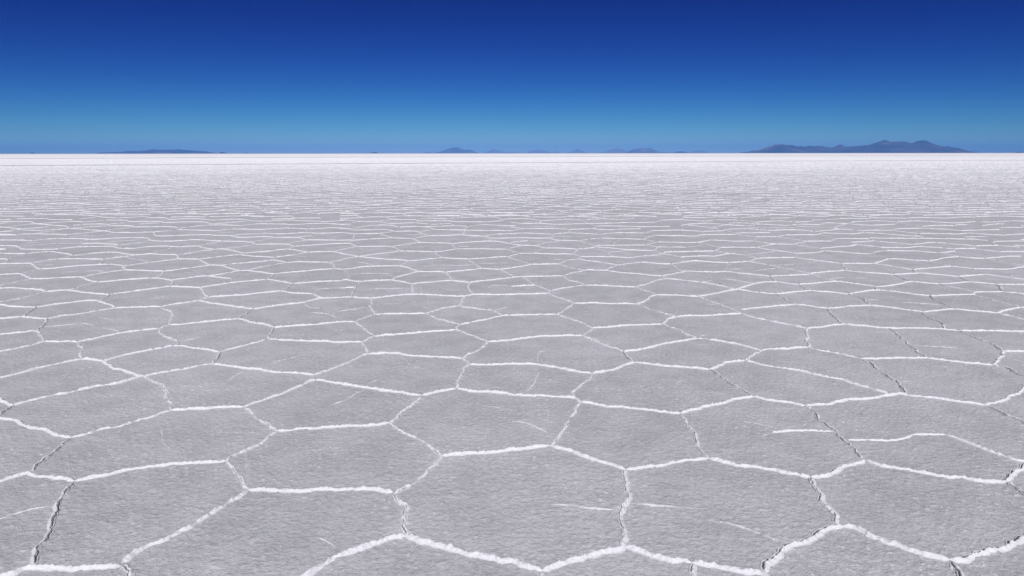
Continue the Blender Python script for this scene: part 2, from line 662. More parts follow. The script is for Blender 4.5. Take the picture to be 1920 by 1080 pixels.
(640, 380, 6, """
m -20,122 200,122
m -20,148 150,145 240,165
m -20,178 240,168 330,160 490,160 580,185 840,188
d 490,160 680,148
m 680,148 880,148 960,150 1340,150
m 360,118 480,112 650,122 880,112 1100,120 1400,120
m -20,192 60,195 200,210 400,210 470,220 540,235
d 410,210 580,188
d 840,190 960,172
m 960,172 1200,182
d 840,190 850,205
m 850,205 1200,205 1230,210
d 1200,182 1340,165 1380,135
m 1380,135 1620,130
m 1340,165 1700,160 1820,190
m 1700,112 1930,115
m 1640,132 1730,150 1780,147 1960,145
m 1820,190 1860,183 1965,182
m 1230,210 1600,215 1820,200
d 540,235 830,225
m 830,225 980,240
m -20,245 110,250
d -20,245 160,222
d 130,290 300,258 400,252
m 400,252 500,250 640,272
m 650,272 920,270 1060,298
d 540,235 640,272
d 1000,245 1200,235 1280,255
d 920,270 1280,258
m 1280,258 1420,265
m -20,288 70,290 140,308
m 140,308 350,305 500,300 600,322
m 1060,302 1250,305 1500,310 1920,315
d 860,325 980,308 1060,300
d 1380,305 1440,265 1600,245
m 1600,245 1780,255 1960,260
m 600,322 700,320 850,322 920,350 990,372
d 430,345 600,322
m -20,335 60,340 140,348 300,348 430,345
m 430,345 500,370 580,395
t 710,358 930,352
d 140,348 145,385 130,423
f 150,385 310,380
d 130,423 300,410 450,402 580,395
m 580,395 700,398 800,400
m 800,400 850,425 890,445
d 800,400 900,385 990,372
m 990,372 1150,368 1340,360
d 1350,360 1400,310
m 1340,360 1450,370 1590,375
m 1590,375 1690,395
d 1590,375 1750,352
m 1750,352 1960,348
f 1190,375 1300,415
m -20,422 130,420
d 130,423 90,458
m -20,458 80,458 180,490
m 180,490 350,490 560,490
d 560,490 620,510 650,540
d 560,490 700,472 850,450
m 850,448 950,448 1130,452 1250,460
m 1250,460 1400,445 1550,435 1650,430
d 1660,428 1690,398
m 1690,398 1930,395
m 1650,430 1780,438 1920,462
d 1255,460 1260,495 1290,520
m 1290,520 1500,518 1860,522
t 1290,492 1470,488
d -20,525 60,515 150,495
d 650,542 450,570 350,580 200,603
m -20,570 100,585 200,605
m 200,605 350,622 550,635 770,652
d 200,605 80,620 -15,645
m 650,542 800,545 1040,552
d 1040,552 1170,540 1290,520
d 1050,552 1090,590 1140,615
d 770,652 850,645 1000,630 1140,615
m 1140,615 1250,625 1430,632
m 1430,632 1600,622 1750,610 1870,605
d 1860,522 1930,545
d 1860,522 1930,508
d 1870,605 1930,592
d 1870,605 1920,625
d 1430,632 1500,685 1575,737
t 1530,682 1700,680 1900,675
d 755,652 700,690 650,708
m 5,748 80,740 250,720 450,710 650,708
m 650,708 720,725 800,750 860,770
t 840,750 950,715 1050,702 1200,702 1350,705 1520,692
m 860,772 1000,775 1170,778
m 1170,778 1300,770 1450,755 1580,738
m 1580,738 1700,745 1780,748
m 1780,748 1860,740 1920,730
d 1780,748 1850,780 1930,820
t 180,670 280,680 370,712
k 10,748 70,790 65,865
t 100,805 300,795 450,793 610,805
f 500,815 610,830
m 860,772 780,795 680,820 620,835 560,867
m -10,877 60,865 130,880 200,885 350,875 480,868 560,868
m 560,868 680,885 800,910
m 800,912 950,895 1100,882 1240,875
d 1170,778 1220,830 1240,873
m 1240,875 1340,885 1440,895
m 1440,895 1600,875 1750,860 1920,840
d 1435,895 1435,970 1490,1025
k 200,887 165,950 120,1045
m -20,957 150,950
d 800,912 800,960 820,1027
t 310,970 480,962 760,962
t 1640,965 1720,928 1900,935
d 1380,1045 1500,1020
"""),
(960, 380, 6, """
m 0,142 150,142 210,130
m 0,182 160,178 340,203
m 210,132 400,132 600,130 640,148
m 230,160 560,162 640,148
m -20,220 130,232 300,228 340,203
d 340,203 600,185 780,195
d 640,148 740,135 960,122
m 650,150 800,158 980,165
d 790,195 1010,178
m 1010,178 1200,190
d 980,165 1180,145
m 1180,145 1350,150 1530,148
d 1200,195 1380,175
d 1530,148 1580,128
m 1580,128 1920,128
d 300,232 500,244
m 510,245 700,238 860,235 1090,230 1320,222 1420,225 1610,218
d 790,198 860,235 970,262
d 1610,218 1690,195
m 1690,195 1920,188
m 970,262 1200,262 1440,268 1780,270
d 900,290 970,262
m -20,272 100,285 150,292
t 240,268 460,265 480,290
d -20,318 80,300 150,292
m 150,292 350,290 480,288
d 480,288 640,300
m 640,300 780,295 900,292
d 640,300 645,337
m 900,292 1080,305
d 1080,305 1200,298
m 1200,298 1450,292
m -20,352 70,342 250,345 450,354
d 450,355 550,345 650,338
m 650,338 800,345 970,355
d 970,355 1150,338
m 1150,338 1300,338 1490,342
d 1490,342 1570,315
m 1570,315 1750,310 1940,305
m -20,395 100,392 250,398 410,398
d 410,398 480,375
d 480,375 450,355
t 480,375 680,378
f 680,378 950,372
m 410,398 480,415 560,422
d -20,445 180,425
f 180,425 380,440
m 560,422 650,425 740,428
d 740,428 870,410 1000,395
m 1000,395 1150,402 1300,405 1460,412
d 1460,412 1600,368
m 1600,367 1750,370 1940,370
f 1100,345 1200,358
f 1310,372 1560,378
d 560,422 400,445 330,465 250,480
m 110,478 250,482 380,508
d -20,512 110,478
m 0,465 110,478
m 380,508 520,510 720,520
t 380,508 310,530 250,570
d -20,595 80,568
m 80,568 250,570 450,575 680,575
d -5,545 40,555 80,568
d 680,575 720,540 725,520
d 720,520 850,510 950,497
d 740,428 850,460 940,482
m 940,482 1050,478 1200,478 1510,475
t 1240,410 1170,440 1120,478
d 1510,475 1640,442
m 1640,442 1800,445 1960,448
d 1460,412 1600,435
d 1510,475 1600,490 1640,500
d 940,482 950,497
m 950,497 1150,512 1350,530 1600,538
d 1600,538 1640,500
m 1640,498 1780,498 1960,500
f 920,510 1080,555
t 1080,558 1200,548 1350,532
d 1090,560 1140,607
d 680,575 780,605
m 780,605 950,605 1150,608 1300,620
d 780,605 740,632
d 740,632 620,645 580,660 520,688
t 430,632 600,640
d 740,632 850,650 1000,670 1190,700
m 220,692 350,690 520,688
d -40,620 100,655 215,692
m 0,730 100,715 220,693
d 520,688 600,715 700,735 810,762
m 810,762 860,755 1050,758 1110,770
d 1050,758 1120,725 1190,700
d 1190,700 1300,685 1450,668
m 1450,668 1550,672 1650,682 1790,688
d 1300,620 1450,602 1600,588 1700,572
d 1610,540 1700,572
m 1700,572 1740,552 1960,552
d 1700,572 1800,590 1940,620
f 1310,620 1400,645
d 1790,688 1920,670
f 1630,732 1780,725
d 1790,688 1870,745 1950,772
d 570,820 640,800 720,780 810,762
m -5,838 100,830 300,825 570,820
d 570,820 640,870 740,895 820,923
m 1110,770 1250,785 1400,798 1560,812 1690,822
d 1690,822 1800,800 1920,778 1950,770
d 1685,822 1740,850
m 820,925 900,928 1050,930 1200,940 1390,948
d 1390,948 1480,920 1580,885 1670,860 1740,850
m 1740,850 1830,860 1920,870
d 820,925 700,940 600,955 430,985
d 430,985 395,1018
d 130,832 220,905 260,925 340,955 430,985
m -15,938 100,935 260,925
f 240,898 440,885
d 1390,948 1480,980 1560,1005 1620,1030
f 1340,870 1530,890
"""),
(1280, 380, 6, """
m 0,110 200,102 420,112
m 420,112 550,95 850,92 1060,85
m 0,165 300,168
m 0,150 200,140 360,148
d 300,168 380,158
m 380,158 620,170
d 620,170 800,158 930,165
d 360,148 500,127
m 500,128 760,138
d 770,145 920,128
m 920,128 1160,130 1320,112 1650,118
m 980,175 1210,170
d 1210,170 1300,148
m 1300,148 1590,152 1720,140 1940,148
d -20,190 250,207
d 250,208 380,192
m 380,192 620,195
d 620,195 840,222
m 840,218 1060,205 1240,215
m 1260,220 1440,210
d 1440,210 1470,195 1640,190 1760,178
m 1760,178 1940,178
m -20,255 100,240 280,230
m 280,230 480,245 720,262
d 330,275 500,250 560,225 820,235
d 840,218 820,235 880,240
m 60,255 200,268 400,290
d 720,262 880,240
m 880,240 1020,248 1180,258
d 1180,255 1320,240
m 1320,240 1540,248
d 1540,248 1610,225
m 1610,225 1850,235
t 740,278 1230,282 1280,270 1500,272 1700,278
m -20,308 100,315 220,322
m 220,322 470,315
d 220,322 255,358
d 470,313 490,300 730,290
k 700,262 735,290
d 730,290 950,310
m 960,310 1280,305 1480,322
d 480,315 610,340
m 610,340 800,338 985,335
d 610,340 605,358
m -20,370 120,375 260,358 430,358 600,358
d 605,358 810,385
m 820,385 1060,382
k 820,385 800,430
d 1060,382 1160,362
m 1160,362 1350,360 1500,360 1570,340
k 1470,322 1560,345
m 1490,322 1640,310 1770,295
m 1570,340 1940,352
d 1770,295 1920,305
d 1770,295 1700,278 1850,235 1940,215
m -20,448 160,445 310,418
m 310,418 450,425 600,432 800,430
d 800,430 950,455 1060,462
d 160,445 330,482 430,503
t 30,500 180,485 330,482
m 1060,462 1250,468
d 1250,465 1400,432
d 1060,382 1110,390 1400,432
f 1110,405 1210,405
m 1400,432 1670,430
d 1670,430 1720,402
m 1720,400 1940,402
d 1540,355 1720,400
m -20,548 150,545 360,542
d 360,542 430,505
m 430,503 600,500 830,503
d 830,503 950,480 1060,462
d 840,505 1050,535 1290,568
d 1250,468 1400,492 1550,514
m 1550,512 1700,500 1940,480
k 1530,512 1590,540
d 360,542 530,570
m -20,610 200,598 360,598 530,570
d 530,570 700,590 800,612 850,625
t 710,588 850,568 1050,548
m 850,625 1000,618 1260,615
k 1250,615 1290,570
m 1290,568 1480,560 1590,540
m 1590,540 1750,550 1930,568
m -20,670 100,655 180,655 350,668 520,672
m 520,672 730,660
d 730,660 850,625
k 530,672 490,745 495,770
d 740,660 950,695
t 970,702 1150,700 1280,690
d 950,695 1090,725 1250,755 1435,795
d 1270,617 1450,640 1600,660 1790,682
t 1400,675 1530,655
m 1790,682 1940,682
k 1790,682 1840,758
t 780,775 950,748 1100,735
f 1120,775 1220,760
f 50,718 240,718
t 510,745 690,748
m -10,785 30,770 200,775 350,778 490,770
m 490,770 650,790 800,805 980,825
m 980,825 1200,815 1430,805
d 1430,805 1440,792
m 1440,792 1600,778 1830,758
m 1830,758 1920,770
k 985,825 1045,887
d 1430,805 1530,832 1640,860 1750,882
t 1650,855 1780,842 1900,845
d 0,870 150,885 300,905 430,930 580,970
t 270,785 320,830 320,870
t 230,890 330,870
t 430,855 550,865 700,890 820,905
m 150,1052 250,1040 400,1010 600,970 700,940 820,905 950,890 1075,888
d 1075,888 1200,905 1310,920
m 1310,918 1450,905 1600,890 1750,882
d 1750,882 1850,895 1920,905
k 1310,920 1370,960 1450,985
d 600,970 750,990 900,1010 1050,1022
m 1050,1022 1250,1002 1450,985
m 1450,985 1550,998 1700,1005 1850,1022 1920,1013
"""),
(1600, 380, 6, """
m 0,152 150,155
m 170,155 310,140 440,125
m 0,180 160,178 210,170 400,172 620,175
m 620,170 860,168 1060,172 1180,162 1380,160
m 820,110 1120,108
m 1470,120 1640,100 1850,100
d 780,145 960,138
m 1380,158 1600,150 1920,158
m -20,215 200,205 340,205 480,215
m 490,215 720,205 900,215 1150,228
m 1150,228 1380,212
d 1380,212 1550,218 1780,202
m 1780,202 1940,208
k 470,242 495,215
m -20,242 200,252 470,242
d 530,228 780,268
m 780,268 920,255 1130,258
m 1140,258 1180,245 1290,250
m 1450,258 1600,240 1700,238
m 40,308 100,315 200,308 440,310
d 440,310 480,292
m 480,292 700,288 850,290
d 850,290 1060,300 1210,314
m 1210,315 1450,305 1650,302
k 1655,302 1660,275
m 1660,275 1860,278 1940,265
m -20,352 120,335
d 100,315 120,335
d 120,335 300,345 500,362 765,380
d 440,310 600,332 740,345
m 740,345 950,345 1180,352 1280,340
k 740,345 765,375 770,400
m 1280,340 1450,352 1690,366
m 1690,364 1940,350
m -20,402 180,405
m 180,405 220,395 400,400 600,400 770,402
m 770,400 1000,402 1200,408 1350,410 1510,425
d 1240,385 1500,380
m -20,445 120,435 230,428
d 180,405 230,428
d 230,428 350,440 500,452 670,469
m 670,468 820,452 930,445
d 930,445 1100,460 1370,485
m 1580,435 1750,432 1940,432
k 1580,435 1570,460 1600,478
m 1370,485 1500,482 1640,478
k 1365,485 1350,517
d 1640,478 1750,490 1880,498
m 1140,518 1250,515 1390,518
k 1130,515 1145,545
m -20,478 50,468
d 50,468 180,485 300,498
m 300,500 450,502 600,505 720,490
d 720,490 850,497 1000,508 1130,518
k 230,492 370,535
d 190,572 290,545 370,535
m 370,537 550,542 715,542
d 715,542 850,555 960,562
m 960,562 1060,555 1145,545
d 1390,520 1550,540 1650,552
m 1650,552 1800,548 1940,548
m 0,567 100,570 190,572
k 190,574 290,600 400,628
m 400,628 560,635 700,645 850,655
m 850,655 950,635 1050,615 1190,605
m 1190,605 1300,618 1480,625
m 1480,625 1600,615 1750,602 1890,600
d 960,562 1130,592 1190,605
m 10,682 100,685 220,682
m 220,682 310,655 400,628
d 220,682 350,700 500,725 670,750
d 850,655 950,680 1100,712
m 680,748 800,738 950,725 1100,712
d 1100,712 1220,725 1340,740
k 665,750 720,790
m 1340,742 1550,745 1750,745 1940,712
d 1480,625 1610,648 1740,675 1930,708
f 1580,670 1700,665
k 1340,742 1400,770 1480,805
m 0,770 100,778 250,790 460,808
m 460,806 600,798 750,788
m 750,788 850,798 1000,812 1180,828
m 1180,828 1300,818 1480,805
d 1480,805 1620,820 1760,840
t 1760,838 1800,818 1920,812
d 1760,840 1940,865
t 0,848 180,845
k 455,810 520,840 640,885
k 1190,830 1230,850 1310,887
d 0,905 100,920 265,942
m 265,942 400,935 500,918 580,895 680,885
k 250,940 265,980
m 680,885 800,898 970,912
m 970,912 1150,900 1310,888
d 1310,888 1450,900 1620,915
m 1620,915 1800,918 1940,918
k 975,912 1040,935
d 1040,935 1180,960 1345,1007
k 1620,915 1670,970 1700,998
m 0,1013 100,1000 200,985 310,980
d 310,980 500,1000 650,1025 870,1045
m 870,1045 1100,1035 1320,1030 1350,1005
m 1350,1005 1500,1000 1690,998
d 1690,998 1820,1012 1940,1028
"""),
]
# ---------------------------------------------------------------------------
# ridge cross sections
#            half width, height, dash gate, crack gate, crack on camera side
CLS = {'m': (0.0225, 0.0115, 0.02, 0.10), 'M': (0.0240, 0.0120, 0.02, 0.92),
       'd': (0.0205, 0.0115, 0.33, 0.36), 'k': (0.0215, 0.0150, 0.36, 0.89),
       'c': (0.0205, 0.0125, 0.16, 0.62), 'n': (0.0160, 0.0085, 0.10, 0.0),
       't': (0.0095, 0.0045, 0.30, 0.0), 'f': (0.0075, 0.0030, 0.52, 0.0)}


def strip(px, py, nx, ny, hw, hh, dash, crk, side, taper, ncross, fine=True):
    """px,py: (K,S) stations of K polylines; nx,ny unit normals (pointing to the far side);
    hw.. (K,1) or (K,S); returns verts (K,S,C,3), whiteness, crack"""
    K, S = px.shape
    u = np.linspace(-1, 1, ncross)
    if ncross == 3: u = np.array([-1, 0.15, 1.0])
    lum = fbm(px * 9, py * 9, 3, 3)                           # decimetre swelling
    gate_n = fbm(px * (20 if fine else 11) + 7, py * (20 if fine else 11), 21, 2)
    dgate = smooth(dash - 0.12, dash + 0.10, gate_n + 0.0) if np.ndim(dash) else smooth(dash - .12, dash + .1, gate_n)
    w = hw * (0.72 + 0.56 * lum) * (0.75 + 0.25 * dgate) * taper
    wu = w[..., None] * np.abs(u)
    if fine:                                                   # each flank frays on its own
        jl = 0.62 + 0.50 * vnoise(px * 26, py * 26, 61) + 0.36 * vnoise(px * 75, py * 75, 62)
        jr = 0.62 + 0.50 * vnoise(px * 26, py * 26, 63) + 0.36 * vnoise(px * 75, py * 75, 64)
        wu = wu * np.where(u < 0, jl[..., None], jr[..., None])
    off = np.sign(u) * wu
    x = px[..., None] + nx[..., None] * off
    y = py[..., None] + ny[..., None] * off
    s = u * side                                               # + = steep side
    prof = np.where(s < 0.15, smooth(-1.0, 0.15, s) ** 1.35, smooth(1.0, 0.15, s) ** 0.6)
    prof = np.broadcast_to(prof, x.shape).copy()
    z = prof * (hh * (0.6 + 0.8 * lum) * (0.40 + 0.60 * dgate) * taper)[..., None]
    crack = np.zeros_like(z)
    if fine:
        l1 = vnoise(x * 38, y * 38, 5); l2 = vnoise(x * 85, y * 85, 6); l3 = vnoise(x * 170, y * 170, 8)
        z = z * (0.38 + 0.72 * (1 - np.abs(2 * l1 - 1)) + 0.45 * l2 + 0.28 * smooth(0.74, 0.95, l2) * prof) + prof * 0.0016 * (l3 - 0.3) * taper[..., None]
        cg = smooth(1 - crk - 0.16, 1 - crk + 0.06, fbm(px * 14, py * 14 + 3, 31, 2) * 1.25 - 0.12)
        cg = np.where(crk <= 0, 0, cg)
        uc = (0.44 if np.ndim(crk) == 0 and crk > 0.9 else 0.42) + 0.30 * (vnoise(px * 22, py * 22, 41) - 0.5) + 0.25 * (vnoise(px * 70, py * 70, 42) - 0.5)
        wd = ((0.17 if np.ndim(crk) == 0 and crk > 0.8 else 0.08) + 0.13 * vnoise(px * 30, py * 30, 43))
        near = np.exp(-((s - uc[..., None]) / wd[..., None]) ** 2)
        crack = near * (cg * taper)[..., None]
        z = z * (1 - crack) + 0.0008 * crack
        crack = smooth(0.45, 0.9, crack)  # colour mask for the painted shade inside the notch
    edge = np.zeros(x.shape); edge[..., 0] = 1; edge[..., -1] = 1
    z = z * (1 - edge) - 0.006 * edge
    white = np.clip((1 - np.abs(u)) * 2.1, 0, 1) * (0.36 + 0.64 * dgate * smooth(0, 0.6, taper))[..., None]
    return np.stack([x, y, z], -1), white, crack


def grid_quads(K, S, C, base):
    i = (np.arange(K) * S * C)[:, None, None] + (np.arange(S - 1) * C)[None, :, None] + np.arange(C - 1)[None, None, :]
    i = i.ravel() + base
    return np.stack([i, i + 1, i + C + 1, i + C], -1)


class Bag:
    def __init__(self): self.v = []; self.q = []; self.w = []; self.c = []; self.f = []; self.n = 0

    def add(self, V, W, Cr, smooth_=True):
        K, S, C = V.shape[:3]
        self.f.append(np.full(K * (S - 1) * (C - 1), smooth_))
        self.v.append(V.reshape(-1, 3)); self.q.append(grid_quads(K, S, C, self.n))
        self.w.append(W.ravel()); self.c.append(Cr.ravel()); self.n += K * S * C

    def build(self, name, mat):
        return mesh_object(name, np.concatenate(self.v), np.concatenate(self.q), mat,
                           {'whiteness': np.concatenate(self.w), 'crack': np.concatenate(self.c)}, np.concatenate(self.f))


ridges = Bag(); veins = Bag()


def catmull(P, n=6):
    if len(P) < 3: return P
    Q = np.vstack([2 * P[0] - P[1], P, 2 * P[-1] - P[-2]])
    out = []
    for i in range(1, len(Q) - 2):
        p0, p1, p2, p3 = Q[i - 1:i + 3]
        for t in np.arange(n) / n:
            out.append(0.5 * ((2 * p1) + (-p0 + p2) * t + (2 * p0 - 5 * p1 + 4 * p2 - p3) * t * t + (-p0 + 3 * p1 - 3 * p2 + p3) * t ** 3))
    out.append(P[-1])
    return np.array(out)


def traced(cls, pts):
    px, py = pts[:, 0], pts[:, 1]
    hw, hh, dash, crk = CLS[cls]
    gx, gy = on_ground(px, py, hh * 0.4)
    P = catmull(np.stack([gx, gy], -1))
    seg = np.hypot(*np.diff(P, axis=0).T); L = np.concatenate([[0], np.cumsum(seg)])
    d0 = np.hypot(*P.mean(0))
    ds = max(0.004, 0.0014 * d0)
    n = max(8, int(L[-1] / ds) + 1)
    s = np.linspace(0, L[-1], n)
    X = np.interp(s, L, P[:, 0]); Y = np.interp(s, L, P[:, 1])
    tx = np.gradient(X); ty = np.gradient(Y); l = np.hypot(tx, ty) + 1e-9; tx /= l; ty /= l
    nx, ny = -ty, tx
    # far side = away from the camera
    flip = np.sign(np.mean(nx * X + ny * Y)) or 1
    nx, ny = nx * flip, ny * flip
    # small sideways wander of the ridge line
    fade = smooth(0, 0.10, s) * smooth(0, 0.10, L[-1] - s)
    wob = ((vnoise(X * 7, Y * 7, 51) - 0.5) * 0.030 + (vnoise(X * 19, Y * 19, 52) - 0.5) * 0.018 + (vnoise(X * 48, Y * 48, 53) - 0.5) * 0.008) * fade
    if cls in 'tf': wob *= 0.6
    X = X + nx * wob; Y = Y + ny * wob
    side = 1.0
    tr = abs(np.mean(tx * Y - ty * X) / (d0 + 1e-6))           # 0 when the ridge runs towards the camera
    if cls in 'kdc' and tr < 0.75: side = -1.0
    if cls in 'tf':
        tap = smooth(-0.02, 0.12, s) * smooth(-0.02, 0.12, L[-1] - s)
    else:
        tap = smooth(-0.015, 0.03, s) * smooth(-0.015, 0.03, L[-1] - s)
    grow = 1.0 + 0.015 * max(0, d0 - 5)
    near_ = 0.76 + 0.24 * float(smooth(4.6, 2.7, d0)); hw = hw * near_; hh = hh * (0.25 + 0.75 * near_)
    one = np.ones((1, 1))
    nc = 17 if d0 < 7 else (13 if d0 < 12 else 9)
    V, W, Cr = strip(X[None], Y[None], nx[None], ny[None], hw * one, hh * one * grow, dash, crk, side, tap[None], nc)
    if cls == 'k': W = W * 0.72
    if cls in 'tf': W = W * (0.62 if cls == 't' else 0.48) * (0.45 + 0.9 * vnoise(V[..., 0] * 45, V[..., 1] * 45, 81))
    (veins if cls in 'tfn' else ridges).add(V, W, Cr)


for ox, oy, sc, text in NET:
    for line in text.strip().splitlines():
        p = line.split()
        pts = np.array([[float(a) for a in q.split(',')] for q in p[1:]])
        traced(p[0], pts / sc + np.array([ox, oy]))


# --- the same pattern carried on beyond the surveyed ground ----------------
def inside_survey(x, y):
    d = np.stack([x, y, np.full_like(x, 0.0)], -1) - np.array([0, 0, EYE])
    z = d @ FWD; ok = z > 0.3
    z = np.where(ok, z, 1)
    u = 960 + FPX * (d @ RIGHT) / z; v = 540 - FPX * (d @ UP) / z
    return ok & (u > -8) & (u < 1928) & (v > 404.5) & (v < 1100)


def honeycomb(a, x0, x1, y0, y1, jit):
    """edges of a jittered, warped honeycomb with mean cell width a"""
    R = a / math.sqrt(3)
    ni = int((x1 - x0) / a) + 3; nj = int((y1 - y0) / (1.5 * R)) + 3
    j, i = np.meshgrid(np.arange(nj), np.arange(ni), indexing='ij')
    cx = x0 + (i + 0.5 * (j % 2)) * a; cy = y0 + j * 1.5 * R
    # two vertices per cell: top (0,+R) and upper right (a/2,+R/2)
    def jitter(ix, k):
        h = rng.random(ix.shape)
        return (h - 0.5) * 2 * jit * R
    tx = cx + jitter(cx, 0); ty = cy + R + jitter(cx, 1)
    ux = cx + a / 2 + jitter(cx, 2); uy = cy + R / 2 + jitter(cx, 3)
    E = []
    # top - upper right (same cell)
    E.append((tx, ty, ux, uy))
    # upper left of the cell = upper right of the west neighbour
    E.append((tx[:, 1:], ty[:, 1:], ux[:, :-1], uy[:, :-1]))
    # upper right goes down to the lower right vertex = top of the SE neighbour
    for par in (0, 1):
        jj = np.arange(1 + (par == 0), nj, 2) if False else np.array([k for k in range(1, nj) if k % 2 == par])
        if par == 0:
            E.append((ux[jj], uy[jj], tx[jj - 1], ty[jj - 1]))
        else:
            E.append((ux[jj][:, :-1], uy[jj][:, :-1], tx[jj - 1][:, 1:], ty[jj - 1][:, 1:]))
    A = np.concatenate([np.stack([e.ravel() for e in t], -1) for t in E])
    def warp(x, y):
        wx = (fbm(x / 9, y / 9, 71, 2) - 0.5) * 2.0 + (fbm(x / 45, y / 45, 73, 2) - 0.5) * 5
        wy = (fbm(x / 9, y / 9, 75, 2) - 0.5) * 2.0 + (fbm(x / 45, y / 45, 77, 2) - 0.5) * 5
        k = a / 1.25
        return x + wx * min(k, 1), y + wy * min(k, 1)
    A[:, 0], A[:, 1] = warp(A[:, 0], A[:, 1]); A[:, 2], A[:, 3] = warp(A[:, 2], A[:, 3])
    return A


def spread(A, S, C, fine, hscale=1.0, wscale=1.0):
    """straight edges -> strips of S stations, C vertices across"""
    if not len(A): return
    K = len(A)
    t = np.linspace(0, 1, S)
    x = A[:, 0:1] + (A[:, 2:3] - A[:, 0:1]) * t; y = A[:, 1:2] + (A[:, 3:4] - A[:, 1:2]) * t
    dx = A[:, 2:3] - A[:, 0:1]; dy = A[:, 3:4] - A[:, 1:2]; l = np.hypot(dx, dy) + 1e-9
    nx, ny = -dy / l, dx / l
    f = np.sign(nx * x.mean(1, keepdims=True) + ny * y.mean(1, keepdims=True)); f[f == 0] = 1
    nx = nx * f * np.ones((1, S)); ny = ny * f * np.ones((1, S))
    bow = np.sin(np.pi * t)[None] * (rng.random((K, 1)) - 0.5) * 0.16 * np.minimum(l, 2)
    wob = ((vnoise(x * 3.5, y * 3.5, 51) - 0.5) * 0.10 * np.sin(np.pi * t)[None] + bow)
    x = x + nx * wob; y = y + ny * wob
    q = rng.random((K, 1))
    minor = q < 0.22
    dd = np.hypot(x[:, :1], y[:, :1])
    hw = np.where(minor, 0.012, 0.019) * wscale; hh = np.where(minor, 0.007, 0.0115) * hscale * (1 + 0.015 * np.clip(dd - 5, 0, 16))
    trans = np.abs(nx[:, :1] * x[:, :1] + ny[:, :1] * y[:, :1]) / np.hypot(x[:, :1], y[:, :1])
    dash = np.where(trans < 0.8, 0.42, 0.15); crk = np.where(trans < 0.6, 0.45, 0.12)
    tap = np.ones((K, S))
    if fine: tap = np.minimum(smooth(-0.02, 0.05, t * l), smooth(-0.02, 0.05, (1 - t) * l))
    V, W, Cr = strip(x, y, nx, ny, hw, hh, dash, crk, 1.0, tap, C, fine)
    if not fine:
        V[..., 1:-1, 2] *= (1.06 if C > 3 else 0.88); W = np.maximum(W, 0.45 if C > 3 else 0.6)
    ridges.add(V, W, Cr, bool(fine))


def in_sector(x, y, r0, r1, ang):
    r = np.hypot(x, y); th = np.degrees(np.arctan2(x, y))
    return (r >= r0) & (r < r1) & (np.abs(th) < ang)


AA = honeycomb(1.12, -60, 60, -6, 62, 0.36)
mx = (AA[:, 0] + AA[:, 2]) / 2; my = (AA[:, 1] + AA[:, 3]) / 2
out = ~inside_survey(mx, my)
for f_ in (0.0, 0.12, 0.25, 0.75, 0.88, 1.0):                     # nothing may stick into the surveyed ground near by
    xx = AA[:, 0] + (AA[:, 2] - AA[:, 0]) * f_; yy = AA[:, 1] + (AA[:, 3] - AA[:, 1]) * f_
    out &= ~(inside_survey(xx, yy) & (np.hypot(xx, yy) < 16))
keep = out & in_sector(mx, my, 0.6, 12, 75)
spread(AA[keep], 90, 11, True)
keep = out & in_sector(mx, my, 12, 26, 56)
spread(AA[keep], 44, 9, True)
keep = out & in_sector(mx, my, 26, 60, 50)
spread(AA[keep], 22, 7, True, 1.12)
BB = honeycomb(1.05, -250, 250, 30, 312, 0.36)
mx = (BB[:, 0] + BB[:, 2]) / 2; my = (BB[:, 1] + BB[:, 3]) / 2
spread(BB[in_sector(mx, my, 60, 120, 46)], 8, 5, False)
spread(BB[in_sector(mx, my, 120, 310, 44)], 4, 3, False)
CC = honeycomb(4.5, -900, 900, 150, 950, 0.36)
mx = (CC[:, 0] + CC[:, 2]) / 2; my = (CC[:, 1] + CC[:, 3]) / 2
spread(CC[in_sector(mx, my, 310, 900, 42)], 4, 3, False, 2.4, 4.0)
CC = honeycomb(10.0, -2600, 2600, 500, 3000, 0.36)
mx = (CC[:, 0] + CC[:, 2]) / 2; my = (CC[:, 1] + CC[:, 3]) / 2
spread(CC[in_sector(mx, my, 900, 3000, 42)], 4, 3, False, 4.0, 8.0)

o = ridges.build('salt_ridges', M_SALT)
tag(o, 'crumbly white salt pressure ridges outlining the many-sided plates of the flat', 'salt ridges', 'stuff')
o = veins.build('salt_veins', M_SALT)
tag(o, 'thin faint white salt veins crossing inside the grey plates', 'salt veins', 'stuff')
print('ridge verts', ridges.n, veins.n, round(time.time() - T0, 1))

# ---------------------------------------------------------------------------
# the salt flat: one sheet, fine in front of the camera, out past the horizon
FINE = math.radians(50)
th_f = np.linspace(-FINE, FINE, 720)
th_c = np.linspace(FINE, 2 * math.pi - FINE, 42)[1:-1]
th = np.concatenate([th_f, th_c])
r = [0.25]
while r[-1] < 60: r.append(r[-1] * 1.0044 + 0.0006)
while r[-1] < 36000: r.append(r[-1] * 1.12)
r = np.array(r)
RR, TH = np.meshgrid(r, th, indexing='ij')
X = RR * np.sin(TH); Y = RR * np.cos(TH)
fade = 1 - smooth(8, 45, RR)
Z = ((fbm(X * 16, Y * 16, 91, 3) - 0.5) * 0.0034 + (fbm(X * 2.2, Y * 2.2, 95, 2) - 0.5) * 0.006
     + np.clip(vnoise(X * 30, Y * 30, 99) - 0.70, 0, 1) * 0.020) * fade - 0.0015
nr, nt = X.shape
verts = np.concatenate([np.stack([X, Y, Z], -1).reshape(-1, 3), [[0, 0, 0]]])
i = (np.arange(nr - 1) * nt)[:, None] + np.arange(nt)[None]
i2 = (np.arange(nr - 1) * nt)[:, None] + ((np.arange(nt) + 1) % nt)[None]
quads = np.stack([i.ravel(), i2.ravel(), i2.ravel() + nt, i.ravel() + nt], -1)[:, ::-1]
c = len(verts) - 1
tris = np.stack([np.full(nt, c), (np.arange(nt) + 1) % nt, np.arange(nt)], -1)
o = mesh_object('ground', verts, quads, M_CRUST, tris=tris)
